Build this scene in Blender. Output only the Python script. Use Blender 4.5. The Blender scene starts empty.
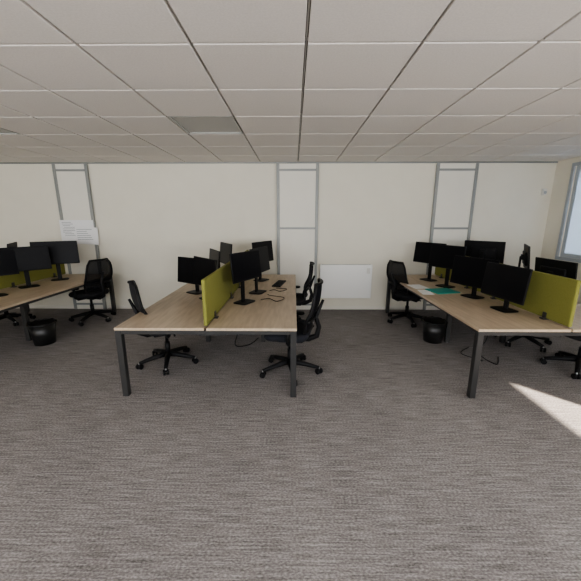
import bpy, bmesh, math, random
from mathutils import Matrix, Vector, Euler
random.seed(4)
S=bpy.context.scene
COL=S.collection
try: S.view_settings.look='AgX - Medium High Contrast'
except Exception: pass

# ---------------------------------------------------------------- materials
def mat(name,color,rough=0.6,metal=0.0,spec=None):
    m=bpy.data.materials.new(name); m.use_nodes=True
    b=m.node_tree.nodes['Principled BSDF']
    b.inputs['Base Color'].default_value=(*color,1)
    b.inputs['Roughness'].default_value=rough
    b.inputs['Metallic'].default_value=metal
    if spec is not None: b.inputs['Specular IOR Level'].default_value=spec
    return m
def noisy(name,c1,c2,scale,mapping=(1,1,1),rough=0.8,bump=0.0,detail=4,lo=0.35,hi=0.65,bdist=0.002):
    m=mat(name,c1,rough); nt=m.node_tree; b=nt.nodes['Principled BSDF']
    tc=nt.nodes.new('ShaderNodeTexCoord'); mp=nt.nodes.new('ShaderNodeMapping')
    mp.inputs['Scale'].default_value=mapping
    n=nt.nodes.new('ShaderNodeTexNoise'); n.inputs['Scale'].default_value=scale; n.inputs['Detail'].default_value=detail
    r=nt.nodes.new('ShaderNodeValToRGB')
    r.color_ramp.elements[0].position=lo; r.color_ramp.elements[0].color=(*c1,1)
    r.color_ramp.elements[1].position=hi; r.color_ramp.elements[1].color=(*c2,1)
    nt.links.new(tc.outputs['Object'],mp.inputs['Vector']); nt.links.new(mp.outputs['Vector'],n.inputs['Vector'])
    nt.links.new(n.outputs['Fac'],r.inputs['Fac']); nt.links.new(r.outputs['Color'],b.inputs['Base Color'])
    if bump>0:
        bp=nt.nodes.new('ShaderNodeBump'); bp.inputs['Strength'].default_value=bump; bp.inputs['Distance'].default_value=bdist
        nt.links.new(n.outputs['Fac'],bp.inputs['Height']); nt.links.new(bp.outputs['Normal'],b.inputs['Normal'])
    return m

M_wall=noisy('wall_paint',(0.775,0.74,0.64),(0.795,0.76,0.66),3,rough=0.75)
M_panel=noisy('panel_paint',(0.79,0.765,0.69),(0.81,0.785,0.71),3,rough=0.6)
M_tile=noisy('ceiling_tile',(0.755,0.72,0.68),(0.805,0.77,0.73),90,rough=0.95,bump=0.15)
M_grid=mat('ceiling_grid',(0.12,0.115,0.11),0.6)
M_tbar=mat('grid_flange',(0.5,0.49,0.47),0.5)
M_lens=mat('light_diffuser_off',(0.42,0.42,0.40),0.4)
M_alu=mat('aluminium_profile',(0.30,0.31,0.30),0.45,0.2)
M_white=mat('white_enamel',(0.90,0.90,0.88),0.35)
M_whiteplastic=mat('white_plastic',(0.75,0.74,0.70),0.5)
M_frame=mat('window_frame_grey',(0.42,0.46,0.50),0.45)
M_leg=mat('graphite_steel',(0.055,0.055,0.055),0.4,0.4)
M_black=mat('black_plastic',(0.010,0.010,0.011),0.5,spec=.25)
M_blackm=mat('black_satin',(0.012,0.012,0.014),0.6,spec=.25)
M_screen=mat('black_screen',(0.007,0.007,0.009),0.35,spec=.15)
M_fabric=noisy('black_fabric',(0.010,0.010,0.012),(0.018,0.018,0.021),300,rough=0.9,bump=0.3)
M_blue=noisy('charcoal_fabric',(0.011,0.012,0.018),(0.018,0.020,0.028),300,rough=0.9,bump=0.3)
M_green=noisy('green_felt',(0.205,0.205,0.045),(0.255,0.255,0.065),250,rough=0.95,bump=0.2)
M_wood=noisy('oak_laminate',(0.46,0.36,0.25),(0.59,0.475,0.35),5,(6,0.7,6),rough=0.42,detail=8,lo=0.3,hi=0.7)
M_teal=mat('teal_card',(0.03,0.32,0.27),0.5)
M_paper=mat('paper',(0.85,0.85,0.85),0.8)
M_ink=mat('ink',(0.15,0.16,0.18),0.8)
M_bin=mat('bin_plastic',(0.012,0.012,0.012),0.35)
M_bag=mat('bin_bag',(0.02,0.02,0.02),0.25)
M_chrome=mat('steel',(0.4,0.4,0.4),0.3,0.9)

# carpet: fine pile noise + long streaks
def carpet():
    m=mat('carpet',(0.2,0.19,0.18),1.0,spec=0.1); nt=m.node_tree; b=nt.nodes['Principled BSDF']
    tc=nt.nodes.new('ShaderNodeTexCoord')
    def nz(scale,mp,detail=3):
        a=nt.nodes.new('ShaderNodeMapping'); a.inputs['Scale'].default_value=mp
        n=nt.nodes.new('ShaderNodeTexNoise'); n.inputs['Scale'].default_value=scale; n.inputs['Detail'].default_value=detail
        nt.links.new(tc.outputs['Object'],a.inputs['Vector']); nt.links.new(a.outputs['Vector'],n.inputs['Vector'])
        return n.outputs['Fac']
    s1=nz(10,(0.45,10,1),4); s2=nz(95,(0.7,1.3,1),3); s3=nz(1.2,(1,1,1),2)
    def mul(a,k):
        x=nt.nodes.new('ShaderNodeMath'); x.operation='MULTIPLY'; nt.links.new(a,x.inputs[0]); x.inputs[1].default_value=k; return x.outputs[0]
    def add(a,c):
        x=nt.nodes.new('ShaderNodeMath'); x.operation='ADD'; nt.links.new(a,x.inputs[0]); nt.links.new(c,x.inputs[1]); return x.outputs[0]
    f=add(add(mul(s1,0.42),mul(s2,0.50)),mul(s3,0.08))
    r=nt.nodes.new('ShaderNodeValToRGB'); e=r.color_ramp.elements
    e[0].position=0.36; e[0].color=(0.125,0.114,0.111,1)
    e[1].position=0.64; e[1].color=(0.43,0.402,0.392,1)
    mid=e.new(0.5); mid.color=(0.255,0.236,0.229,1)
    nt.links.new(f,r.inputs['Fac']); nt.links.new(r.outputs['Color'],b.inputs['Base Color'])
    bp=nt.nodes.new('ShaderNodeBump'); bp.inputs['Strength'].default_value=0.3; bp.inputs['Distance'].default_value=0.003
    nt.links.new(f,bp.inputs['Height']); nt.links.new(bp.outputs['Normal'],b.inputs['Normal'])
    return m
M_carpet=carpet()

def glass():
    m=bpy.data.materials.new('window_glass'); m.use_nodes=True; nt=m.node_tree; nt.nodes.clear()
    o=nt.nodes.new('ShaderNodeOutputMaterial'); mx=nt.nodes.new('ShaderNodeMixShader')
    t=nt.nodes.new('ShaderNodeBsdfTransparent'); g=nt.nodes.new('ShaderNodeBsdfGlossy'); g.inputs['Roughness'].default_value=0.05
    mx.inputs[0].default_value=0.06
    nt.links.new(t.outputs[0],mx.inputs[1]); nt.links.new(g.outputs[0],mx.inputs[2]); nt.links.new(mx.outputs[0],o.inputs[0]); return m
M_glass=glass()
def blind():
    m=bpy.data.materials.new('blind_fabric'); m.use_nodes=True; nt=m.node_tree; nt.nodes.clear()
    o=nt.nodes.new('ShaderNodeOutputMaterial'); mx=nt.nodes.new('ShaderNodeMixShader')
    t=nt.nodes.new('ShaderNodeBsdfTranslucent'); g=nt.nodes.new('ShaderNodeBsdfDiffuse')
    t.inputs['Color'].default_value=(0.48,0.55,0.64,1); g.inputs['Color'].default_value=(0.75,0.78,0.8,1)
    mx.inputs[0].default_value=0.7
    nt.links.new(t.outputs[0],mx.inputs[1]); nt.links.new(g.outputs[0],mx.inputs[2]); nt.links.new(mx.outputs[0],o.inputs[0]); return m
M_blind=blind()
def meshfab():
    m=bpy.data.materials.new('mesh_fabric'); m.use_nodes=True; nt=m.node_tree
    b=nt.nodes['Principled BSDF']; b.inputs['Base Color'].default_value=(0.010,0.010,0.013,1); b.inputs['Roughness'].default_value=0.8
    b.inputs['Alpha'].default_value=0.92; b.inputs['Specular IOR Level'].default_value=.2
    return m
M_mesh=meshfab()

# ---------------------------------------------------------------- mesh builder
class MB:
    def __init__(s): s.bm=bmesh.new(); s.mats=[]
    def mi(s,m):
        if m not in s.mats: s.mats.append(m)
        return s.mats.index(m)
    def _tag(s,faces,m,smooth=False):
        i=s.mi(m)
        for f in faces: f.material_index=i; f.smooth=smooth
    def box(s,c,size,m,rot=None,bevel=0,seg=2):
        M=Matrix.Translation(Vector(c))
        if rot: M=M@Euler(rot).to_matrix().to_4x4()
        M=M@Matrix.Diagonal((*size,1))
        before=set(s.bm.faces)
        r=bmesh.ops.create_cube(s.bm,size=1,matrix=M)
        if bevel>0:
            es={e for v in r['verts'] for e in v.link_edges}
            bmesh.ops.bevel(s.bm,geom=list(es),offset=bevel,segments=seg,affect='EDGES',profile=0.5)
        s._tag([f for f in s.bm.faces if f not in before],m)
    def cyl(s,a,b,r1,m,r2=None,seg=16):
        a=Vector(a); b=Vector(b); d=b-a
        M=Matrix.Translation((a+b)/2)@d.to_track_quat('Z','Y').to_matrix().to_4x4()
        before=set(s.bm.faces)
        bmesh.ops.create_cone(s.bm,cap_ends=True,segments=seg,radius1=r1,radius2=r1 if r2 is None else r2,depth=d.length,matrix=M)
        for f in s.bm.faces:
            if f not in before:
                f.material_index=s.mi(m); f.smooth=len(f.verts)==4
    def tube(s,pts,r,m,seg=8,closed=False,flat=1.0):
        pts=[Vector(p) for p in pts]; n=len(pts); rings=[]; up=None
        for i,p in enumerate(pts):
            if closed: t=(pts[(i+1)%n]-pts[i-1])
            else: t=pts[min(i+1,n-1)]-pts[max(i-1,0)]
            t.normalize()
            if up is None: up=t.orthogonal().normalized()
            up=(up-t*up.dot(t)).normalized(); sd=t.cross(up)
            rr=r[i] if isinstance(r,(list,tuple)) else r
            rings.append([s.bm.verts.new(p+(up*math.cos(2*math.pi*k/seg)+sd*math.sin(2*math.pi*k/seg)*flat)*rr) for k in range(seg)])
        fs=[]
        for i in range(n if closed else n-1):
            A=rings[i];Bq=rings[(i+1)%n]
            for k in range(seg): fs.append(s.bm.faces.new((A[k],A[(k+1)%seg],Bq[(k+1)%seg],Bq[k])))
        if not closed:
            fs.append(s.bm.faces.new(rings[0][::-1])); fs.append(s.bm.faces.new(rings[-1]))
        s._tag(fs,m,True)
    def pad(s,c,w,d,h,m,n=4.0,seg=32,droop=0.0,taper=0.0,rot=None):
        prof=[(0.0,-.5),(0.6,-.5),(0.93,-.42),(1.0,-.12),(1.0,.15),(0.94,.42),(0.8,.5),(0.45,.46),(0.0,.42)]
        R=Euler(rot).to_matrix() if rot else Matrix.Identity(3); rings=[]
        for sc,z in prof:
            ring=[]
            for k in range(1 if sc==0 else seg):
                a=2*math.pi*k/seg; ca,sa=math.cos(a),math.sin(a)
                x=sc*w/2*math.copysign(abs(ca)**(2/n),ca) if sc else 0; y=sc*d/2*math.copysign(abs(sa)**(2/n),sa) if sc else 0
                x*=1-taper*(y/(d/2))
                zz=z*h-droop*max(0,y/(d/2)-0.3)**2
                ring.append(s.bm.verts.new(Vector(c)+R@Vector((x,y,zz))))
            rings.append(ring)
        fs=[]
        for A,Bq in zip(rings,rings[1:]):
            for k in range(seg):
                k2=(k+1)%seg
                if len(A)==1: fs.append(s.bm.faces.new((A[0],Bq[k2],Bq[k])))
                elif len(Bq)==1: fs.append(s.bm.faces.new((A[k],A[k2],Bq[0])))
                else: fs.append(s.bm.faces.new((A[k],A[k2],Bq[k2],Bq[k])))
        s._tag(fs,m,True)
    def mesh(s,name):
        bmesh.ops.recalc_face_normals(s.bm,faces=s.bm.faces[:])
        me=bpy.data.meshes.new(name); s.bm.to_mesh(me); s.bm.free()
        for m in s.mats: me.materials.append(m)
        return me
    def obj(s,name,parent=None,loc=(0,0,0),rz=0):
        o=bpy.data.objects.new(name,s.mesh(name)); COL.objects.link(o); o.location=loc; o.rotation_euler=(0,0,rz)
        if parent: o.parent=parent
        return o
def empty(name,loc,rz=0):
    e=bpy.data.objects.new(name,None); COL.objects.link(e); e.location=loc; e.rotation_euler=(0,0,rz); e.empty_display_size=.1; return e
def inst(parts,name,loc,rz=0,scale=1):
    e=empty(name,loc,rz); e.scale=(scale,)*3
    for pn,me in parts:
        o=bpy.data.objects.new(pn,me); COL.objects.link(o); o.parent=e
    return e

# ---------------------------------------------------------------- room
XL,XR,YF,YB,H=-6.6,4.42,-2.8,5.69,2.59
T=0.2
b=MB(); b.box(((XL+XR)/2,(YF+YB)/2,-0.05),(XR-XL+2*T,YB-YF+2*T,0.1),M_carpet); b.obj('floor')
def wall(name,axis,pos,a0,a1,holes,thick_dir):
    b=MB(); c=pos+thick_dir*T/2
    def seg(u0,u1,z0,z1):
        if u1-u0<1e-4 or z1-z0<1e-4: return
        if axis=='x': b.box((c,(u0+u1)/2,(z0+z1)/2),(T,u1-u0,z1-z0),M_wall)
        else: b.box(((u0+u1)/2,c,(z0+z1)/2),(u1-u0,T,z1-z0),M_wall)
    u=a0
    for h0,h1,z0,z1 in sorted(holes):
        seg(u,h0,0,H+.1); seg(h0,h1,0,z0); seg(h0,h1,z1,H+.1); u=h1
    seg(u,a1,0,H+.1); b.obj(name)
RW=[(-2.0,0.59,1.0,2.52),(3.55,5.30,1.04,2.46)]
FW=[(-6.0,-3.4,0.9,2.4),(-2.9,-0.3,0.9,2.4),(0.2,2.8,0.9,2.4)]
wall('wall_back','y',YB,XL,XR,[],1)
wall('wall_right','x',XR,YF-T,YB+T,RW,1)
wall('wall_left','x',XL,YF-T,YB+T,[],-1)
wall('wall_front','y',YF,XL,XR,FW,-1)

wn=0
def window(axis,pos,h,out,withblind):
    global wn; wn+=1
    a0,a1,z0,z1=h; e=empty('window_%d'%wn,(0,0,0)); b=MB()
    c=pos+out*0.06
    def bx(u,z,su,sz,d,m,off=0):
        if axis=='x': b.box((c+out*off,u,z),(d,su,sz),m)
        else: b.box((u,c+out*off,z),(su,d,sz),m)
    f=.06; mu=(a0+a1)/2
    bx(mu,z0+f/2,a1-a0,f,.08,M_frame); bx(mu,z1-f/2,a1-a0,f,.08,M_frame)
    bx(a0+f/2,(z0+z1)/2,f,z1-z0-2*f,.08,M_frame); bx(a1-f/2,(z0+z1)/2,f,z1-z0-2*f,.08,M_frame)
    bx(mu,(z0+z1)/2,f,z1-z0-2*f,.08,M_frame)
    # inner trim around reveal
    w=.05
    for u,z,su,sz in((mu,z0-w/2,a1-a0+2*w,w),(mu,z1+w/2,a1-a0+2*w,w),(a0-w/2,(z0+z1)/2,w,z1-z0),(a1+w/2,(z0+z1)/2,w,z1-z0)):
        if z+sz/2<H: bx(u,z,su,sz,.02,M_frame,-.07)
    b.obj('frame',e)
    b=MB(); bx(mu,(z0+z1)/2,a1-a0-2*f,z1-z0-2*f,.006,M_glass,.02); b.obj('glass',e)
    if withblind:
        b=MB(); 
        for s0,s1 in((a0+f,mu-f/2),(mu+f/2,a1-f)):
            bx((s0+s1)/2,(z0+z1)/2,s1-s0,z1-z0-2*f,.003,M_blind,-.03)
        b.obj('roller_blind',e)
    if not withblind:
        L=bpy.data.lights.new('portal','AREA'); L.shape='RECTANGLE'; L.size=(a1-a0)-.02; L.size_y=(z1-z0)-.02
        L.cycles.is_portal=True
        o=bpy.data.objects.new('sky_portal',L); COL.objects.link(o); o.parent=e
        p=pos+out*0.15
        o.location=(p,mu,(z0+z1)/2) if axis=='x' else (mu,p,(z0+z1)/2)
        d=Vector((-1,0,0)) if axis=='x' else Vector((0,1,0))
        o.rotation_euler=Matrix([(d.cross(Vector((0,0,1)))).normalized(),Vector((0,0,1)),-d]).transposed().to_euler()
window('x',XR,RW[0],1,False); window('x',XR,RW[1],1,True)
for h in FW: window('y',YF,h,-1,False)

# ceiling : tiles in an exposed grid
b=MB(); px,py=.636,.63; ox,oy=.066,1.985
b.box(((XL+XR)/2,(YF+YB)/2,H+.03+.03),(XR-XL,YB-YF,.06),M_grid)
i0=math.floor((XL-ox)/px); i1=math.ceil((XR-ox)/px); j0=math.floor((YF-oy)/py); j1=math.ceil((YB-oy)/py)
g=.0095
LIGHTS={(-2,2),(-6,2),(-2,-3),(3,-3),(-6,-3)}
for i in range(i0,i1):
    for j in range(j0,j1):
        x0=max(ox+i*px+g,XL); x1=min(ox+(i+1)*px-g,XR); y0=max(oy+j*py+g,YF); y1=min(oy+(j+1)*py-g,YB)
        if x1-x0<.02 or y1-y0<.02: continue
        if (i,j) in LIGHTS: continue
        b.box(((x0+x1)/2,(y0+y1)/2,H+.015),(x1-x0,y1-y0,.03),M_tile,bevel=.003,seg=1)
for i in range(i0,i1+1):   # T-bar flanges inside the joints
    x=ox+i*px
    if XL<x<XR: b.box((x,(YF+YB)/2,H+.020),(.008,YB-YF,.012),M_tbar)
for j in range(j0,j1+1):
    y=oy+j*py
    if YF<y<YB: b.box(((XL+XR)/2,y,H+.020),(XR-XL,.008,.012),M_tbar)
b.obj('ceiling')
for (i,j) in sorted(LIGHTS):
    e=empty('ceiling_light_panel',(ox+(i+.5)*px,oy+(j+.5)*py,H))
    b=MB(); s=px-2*g; f=.02
    for dx,dy,sx,sy in((0,s/2-f/2,s,f),(0,-s/2+f/2,s,f),(s/2-f/2,0,f,s-2*f),(-s/2+f/2,0,f,s-2*f)): b.box((dx,dy,.015),(sx,sy,.03),M_lens)
    b.obj('frame',e)
    b=MB(); b.box((0,0,.02),(s-2*f,s-2*f,.015),M_lens); b.obj('diffuser',e)

# skirting
def strip(name,c,sz,m=M_panel):
    b=MB(); b.box(c,sz,m); b.obj(name)
strip('baseboard_back',((XL+XR)/2,YB-.006,.03),(XR-XL,.012,.06))
strip('baseboard_right',(XR-.006,(YF+YB)/2-.01,.03),(.012,YB-YF-.03,.06))
strip('baseboard_left',(XL+.006,(YF+YB)/2-.01,.03),(.012,YB-YF-.03,.06))
strip('trim_1',((XL+XR)/2,YB-.01,H-.012),(XR-XL,.02,.022),M_alu)

# wall service columns : grey aluminium rails framing cream panels
def column(x0,x1,rails):
    e=empty('wall_service_column',((x0+x1)/2,YB,0)); w=x1-x0; r=.05
    b=MB()
    for sx in(-1,1): b.box((sx*(w/2-r/2),-.03,(H-.03)/2),(r,.035,H-.03),M_alu,bevel=.004)
    for z in rails: b.box((0,-.028,z),(w-2*r,.025,.035),M_alu)
    b.obj('rails',e)
    b=MB(); b.box((0,-.024,(H-.03)/2),(w-2*r,.014,H-.03),M_panel); b.obj('infill_panel',e)
column(-4.12,-3.52,[2.46,1.49,.10]); column(-.30,.42,[2.46,1.49,.10]); column(2.40,3.10,[2.46,1.49,.10])

# wall radiator
e=empty('panel_radiator',(.94,YB,.54)); b=MB()
b.box((0,-.055,0),(.94,.05,.62),M_white,bevel=.012,seg=3); b.obj('body',e)
b=MB()
for k in range(22): b.box((-.42+k*.04,-.055,.312),(.025,.03,.006),M_alu)
b.box((.40,-.083,.2),(.06,.008,.10),M_whiteplastic,bevel=.002)
b.obj('grille_and_control',e)
b=MB()
for x in(-.3,.3): b.box((x,-.016,0),(.05,.03,.4),M_alu)
b.obj('brackets',e)

# intruder sensor
e=empty('motion_sensor',(4.27,YB,2.1)); b=MB(); b.box((0,-.025,0),(.07,.05,.11),M_whiteplastic,bevel=.012,seg=3); b.obj('housing',e)
b=MB(); b.pad((0,-.052,-.01),.045,.05,.02,M_frame,n=2.5,rot=(math.radians(90),0,0)); b.obj('lens',e)

# posted notice sheets
e=empty('posted_notice_sheets',(-3.80,YB-.05,1.42))
b=MB(); b.box((-.04,0,.03),(.60,.004,.36),M_paper); b.box((.12,-.004,-.06),(.40,.003,.30),M_paper,rot=(0,math.radians(3),0)); b.obj('sheets',e)
b=MB()
for k in range(9):
    w=random.uniform(.12,.3)
    b.box((-.30+w/2+random.uniform(0,.04),-.003,.17-k*.028),(w,.002,.006),M_ink)
for k in range(6):
    w=random.uniform(.15,.3); b.box((-.05+w/2,-.0065,.05-k*.035),(w,.002,.006),M_ink)
b.obj('printed_lines',e)

# ---------------------------------------------------------------- furniture
DZ=.69; Y0,Y1=2.68,5.50
def bench(x0):
    W=1.66; e=empty('bench_desk',(x0+W/2,(Y0+Y1)/2,0)); L=Y1-Y0; hw=W/2
    b=MB()
    for sx in(-1,1):
        for sy in(-1,1):
            b.box((sx*(hw/2+.004),sy*(L/4),DZ-.0125),(hw-.012,L/2-.004,.025),M_wood,bevel=.002,seg=1)
    b.obj('desktops',e)
    b=MB(); lg=.055
    for sx in(-1,1):
        for yy in(-L/2+lg/2+.005,L/2-lg/2-.005): b.box((sx*(hw-lg/2-.005),yy,(DZ-.025)/2),(lg,lg,DZ-.025),M_leg,bevel=.004)
        b.box((sx*(hw-.45),0,(DZ-.025)/2),(lg,lg,DZ-.025),M_leg,bevel=.004)
        for yy in(-L/2+lg/2+.005,L/2-lg/2-.005): b.cyl((sx*(hw-lg/2-.005),yy,0),(sx*(hw-lg/2-.005),yy,.012),.024,M_black)
        for xx in(hw-.06,hw-.6): b.box((sx*xx,0,DZ-.045),(.035,L-.12,.04),M_leg)
    for yy in(-L/2+.033,0,L/2-.033): b.box((0,yy,DZ-.045),(W-.12,.04,.038),M_leg)
    b.obj('frame',e)
    b=MB(); b.box((0,0,DZ-.16),(.26,L-.5,.012),M_leg)
    for sx in(-1,1): b.box((sx*.13,0,DZ-.13),(.01,L-.5,.07),M_leg)
    for yy in(-L/2+.3,0,L/2-.3): b.box((0,yy,DZ-.095),(.02,.03,.14),M_leg)
    b.obj('cable_tray',e)
    for sy in(-1,1):
        d=empty('desk_divider_screen',(x0+hw,(Y0+Y1)/2+sy*L/4,DZ))
        b=MB(); b.box((0,0,.225),(.035,L/2-.05,.43),M_green,bevel=.012,seg=3); b.obj('felt_panel',d)
        b=MB()
        for yy in(-.4,.4): b.box((0,yy,.008),(.10,.05,.014),M_leg,bevel=.002); b.box((.024,yy,.04),(.008,.04,.06),M_leg); b.box((-.024,yy,.04),(.008,.04,.06),M_leg)
        b.obj('clamps',d)
    return e
for x0 in(-4.89,-1.63,1.65): bench(x0)

# task chair -----------------------------------------------------
def chair_parts(fab,meshm,round_back=False):
    P=[]
    b=MB()
    for k in range(5):
        a=math.radians(90+72*k+36); c,s_=math.cos(a),math.sin(a)
        b.tube([(c*r,s_*r,z) for r,z in((.02,.115),(.12,.105),(.22,.088),(.315,.068))],[.034,.029,.024,.019],M_black,seg=8)
        cx,cy=c*.315,s_*.315
        b.cyl((cx,cy,.045),(cx,cy,.075),.010,M_chrome,seg=8)
        aa=a+random.uniform(-.9,.9); tx,ty=-math.sin(aa),math.cos(aa)
        for q in(-1,1): b.cyl((cx+tx*.008*q,cy+ty*.008*q,.030),(cx+tx*.030*q,cy+ty*.030*q,.030),.030,M_black,seg=16)
        b.box((cx,cy,.047),(.03,.03,.02),M_black,rot=(0,0,aa),bevel=.005)
    b.cyl((0,0,.085),(0,0,.14),.04,M_black)
    P.append(('star_base',b.mesh('star_base')))
    b=MB(); b.cyl((0,0,.12),(0,0,.26),.028,M_black); b.cyl((0,0,.26),(0,0,.40),.018,M_black)
    b.box((0,-.02,.395),(.18,.26,.06),M_black,bevel=.012); b.tube([(.08,.03,.41),(.20,.04,.405),(.24,.04,.40)],[.007,.007,.011],M_black)
    P.append(('gas_lift',b.mesh('gas_lift')))
    b=MB(); b.pad((0,.02,.455),.49,.47,.085,fab,n=3.6,droop=.05,taper=.04); P.append(('seat',b.mesh('seat')))
    # backrest
    nx,nz=12,14; hgt=.48
    def pt(u,t):
        z=.52+hgt*t
        if round_back: w=.225*math.sqrt(max(0,1-abs(2*t-1)**3.2))*1.0+.012
        else: w=.185+.045*math.sin(math.pi*min(1,t*.9+.12))-.035*max(0,t-.85)/.15
        y=-.235-.07*math.sin(t*1.6)*1.0-.02*t+.035*math.sin(math.pi*t)*(-.2)+.045*u*u+.03*math.exp(-((t-.22)/.18)**2)
        return Vector((u*w,y,z))
    b=MB(); grid=[[b.bm.verts.new(pt(-1+2*i/nx,j/nz)) for i in range(nx+1)] for j in range(nz+1)]
    fs=[b.bm.faces.new((grid[j][i],grid[j][i+1],grid[j+1][i+1],grid[j+1][i])) for j in range(nz) for i in range(nx)]
    b._tag(fs,meshm,True); P.append(('back_mesh',b.mesh('back_mesh')))
    b=MB(); border=[pt(-1+2*i/nx,0) for i in range(nx)]+[pt(1,j/nz) for j in range(nz)]+[pt(1-2*i/nx,1) for i in range(nx)]+[pt(-1,1-j/nz) for j in range(nz)]
    b.tube(border,.016,M_black,seg=8,closed=True)
    b.tube([pt(-1+2*i/8,.24)+Vector((0,-.02,0)) for i in range(9)],.016,M_black,seg=6)
    b.tube([(0,-.05,.39),(0,-.20,.39),(0,-.285,.43),(0,-.305,.53),tuple(pt(0,.24)+Vector((0,-.03,0))),tuple(pt(0,.62)+Vector((0,-.03,0)))],[.034,.034,.03,.026,.024,.014],M_black,seg=8)
    P.append(('back_frame',b.mesh('back_frame')))
    b=MB()
    for q in(-1,1):
        b.tube([(q*.10,-.03,.395),(q*.23,-.03,.40),(q*.275,-.03,.43),(q*.28,-.03,.57)],[.02,.02,.02,.018],M_black,seg=8)
        b.pad((q*.275,.01,.58),.085,.25,.034,M_blackm,n=3,seg=20)
    P.append(('armrests',b.mesh('armrests')))
    return P
CH=chair_parts(M_fabric,M_mesh); CHN=chair_parts(M_blue,M_mesh); CHR=chair_parts(M_fabric,M_fabric,True)
R=math.radians
inst(CHN,'office_chair',(-.04,3.22,0),R(80),1.02)
inst(CH,'office_chair',(-.03,4.70,0),R(86),1.0)
inst(CHR,'office_chair',(-1.47,3.42,0),R(-56),1.0)
inst(CH,'office_chair',(-3.36,5.02,0),R(72),1.02)
inst(CH,'office_chair',(-4.66,4.85,0),R(-85),1.0)
inst(CH,'office_chair',(1.86,5.0,0),R(-70),1.0)
inst(CH,'office_chair',(3.12,4.08,0),R(80),1.0)
inst(CH,'office_chair',(3.20,3.30,0),R(100),1.0)

# monitors -------------------------------------------------------
def monitor(x,y,th,top=.52,w=.54,h=.325,tilt=6):
    e=empty('computer_monitor',(x,y,DZ),R(th)); zc=top-h/2
    Rt=Euler((R(-tilt),0,0)).to_matrix()
    b=MB(); c=Vector((0,-.045,zc)); rt=(R(-tilt),0,0)
    b.box(c,(w,.018,h),M_black,rot=rt,bevel=.004); 
    b.box(c+Rt@Vector((0,.018,-.01)),(w*.62,.03,h*.55),M_blackm,rot=rt,bevel=.012)
    b.obj('panel_housing',e)
    b=MB(); b.box(c+Rt@Vector((0,-.0095,.004)),(w-.016,.002,h-.026),M_screen,rot=rt); b.obj('screen',e)
    b=MB(); b.box((0,.02,zc*.5+.01),(.055,.022,zc),M_black,bevel=.005); b.box((0,-.005,zc),(.07,.05,.07),M_black,bevel=.006)
    b.pad((0,0,.008),.24,.19,.014,M_black,n=5); b.obj('stand',e)
mons=[(-1.30,4.08,-32,.47,.56,.34),(-1.04,3.74,-48,.51,.56,.34),(-1.02,4.9,-60,.60),(-1.08,4.42,-62,.54),
      (-.58,3.58,62,.60),(-.48,4.10,72,.60),(-.52,4.95,62,.62),
      (-3.78,4.97,32,.62,.60,.36),(-3.83,4.42,50,.58,.58,.34),(-3.80,3.85,60,.58),(-4.35,4.9,-60,.6),
      (2.16,5.0,-60,.60),(2.20,4.50,-62,.60),(2.25,3.88,-68,.50,.60,.36),(2.27,3.30,-82,.49,.58,.36),
      (2.82,4.75,135,.64),(3.10,4.30,60,.62),(2.86,3.50,92,.52)]
for m in mons: monitor(*m)

# waste bins
def bin_(x,y):
    e=empty('waste_bin',(x,y,0)); b=MB()
    b.cyl((0,0,0),(0,0,.29),.12,M_bin,r2=.155,seg=28); b.obj('bucket',e)
    b=MB(); n=28; b.tube([(.157*math.cos(2*math.pi*k/n),.157*math.sin(2*math.pi*k/n),.288+.006*math.sin(k*2.3)) for k in range(n)],.012,M_bag,closed=True); b.obj('bag_rim',e)
bin_(-3.39,4.0); bin_(1.93,4.14)

# small desk items
def flat(name,x,y,w,d,h,m,rz=0,part='sheet',z=DZ):
    e=empty(name,(x,y,z),R(rz)); b=MB(); b.box((0,0,h/2),(w,d,h),m,bevel=min(.002,h/3),seg=1); b.obj(part,e); return e
flat('teal_folder',2.02,4.20,.34,.28,.012,M_teal,12,'cover')
flat('paper_sheet',1.77,4.14,.15,.29,.002,M_paper,-6)
flat('paper_sheet',1.80,4.5,.21,.29,.002,M_paper,8)
flat('document_stack',-1.35,5.1,.24,.30,.09,M_paper,10,'pages')
def keyboard(x,y,rz):
    e=empty('computer_keyboard',(x,y,DZ),R(rz)); b=MB(); b.box((0,0,.009),(.43,.13,.014),M_black,bevel=.003); b.obj('case',e)
    b=MB()
    for r in range(5):
        for c in range(15): b.box((-.196+c*.028,-.048+r*.024,.018),(.023,.019,.006),M_blackm)
    b.obj('keys',e)
keyboard(-.22,4.66,80)
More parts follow.
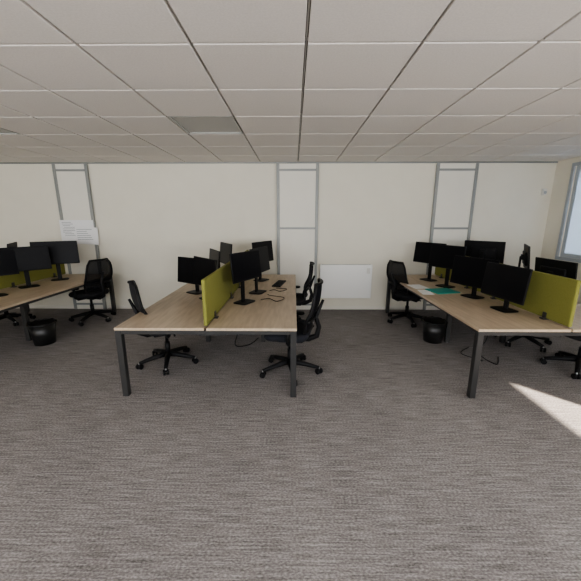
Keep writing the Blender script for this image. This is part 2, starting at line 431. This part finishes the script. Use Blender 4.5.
def cable(name,pts,r=.004,m=M_black):
    e=empty(name,pts[0]); o=Vector(pts[0]); P=[Vector(p)-o for p in pts]; out=[]
    for i in range(len(P)-1):
        p0=P[max(i-1,0)];p1=P[i];p2=P[i+1];p3=P[min(i+2,len(P)-1)]
        for k in range(8):
            t=k/8; out.append(.5*((2*p1)+(p2-p0)*t+(2*p0-5*p1+4*p2-p3)*t*t+(3*p1-p0-3*p2+p3)*t**3))
    out.append(P[-1]); b=MB(); b.tube(out,r,m,seg=6); b.obj('cord',e)
z=DZ+.005
cable('monitor_cable',[(-.40,3.70,z),(-.30,3.75,z),(-.2,3.62,z),(-.12,3.8,z),(-.3,3.92,z),(-.34,3.98,z)])
cable('monitor_cable',[(-.33,4.2,z),(-.27,4.25,z),(-.18,4.15,z),(-.1,4.30,z),(-.25,4.36,z)])
cable('power_cable',[(2.15,3.3,.56),(2.05,3.35,.3),(2.12,3.4,.08),(2.25,3.5,.006),(2.1,3.7,.006),(2.3,3.9,.006)],.005,M_black)
cable('power_cable',[(2.25,3.6,.56),(2.3,3.55,.3),(2.2,3.5,.1),(2.35,3.4,.006),(2.5,3.6,.006)],.006,M_black)
cable('power_cable',[(-.78,3.6,.52),(-.7,3.7,.3),(-.75,3.8,.06),(-.6,3.95,.006),(-.5,4.2,.006)],.006,M_black)

# ---------------------------------------------------------------- light
w=bpy.data.worlds.new('sky'); S.world=w; w.use_nodes=True
bg=w.node_tree.nodes['Background']; bg.inputs['Color'].default_value=(0.93,0.955,0.99,1); bg.inputs['Strength'].default_value=11.0
L=bpy.data.lights.new('sun','SUN'); L.energy=30; L.angle=math.radians(1.0); L.color=(1,.88,.74)
o=bpy.data.objects.new('sun',L); COL.objects.link(o)
hd=Vector((-.35,.39,0)).normalized(); el=math.atan(.71)
d=Vector((hd.x*math.cos(el),hd.y*math.cos(el),-math.sin(el))); o.rotation_euler=d.to_track_quat('-Z','Y').to_euler(); o.location=(8,-6,8)

cam=bpy.data.cameras.new('camera'); cam.sensor_width=36; cam.lens=315/581*36; cam.clip_start=.05
c=bpy.data.objects.new('camera',cam); COL.objects.link(c); c.location=(0,0,1.65)
c.rotation_euler=(R(90-12.8),0,R(.62)); S.camera=c
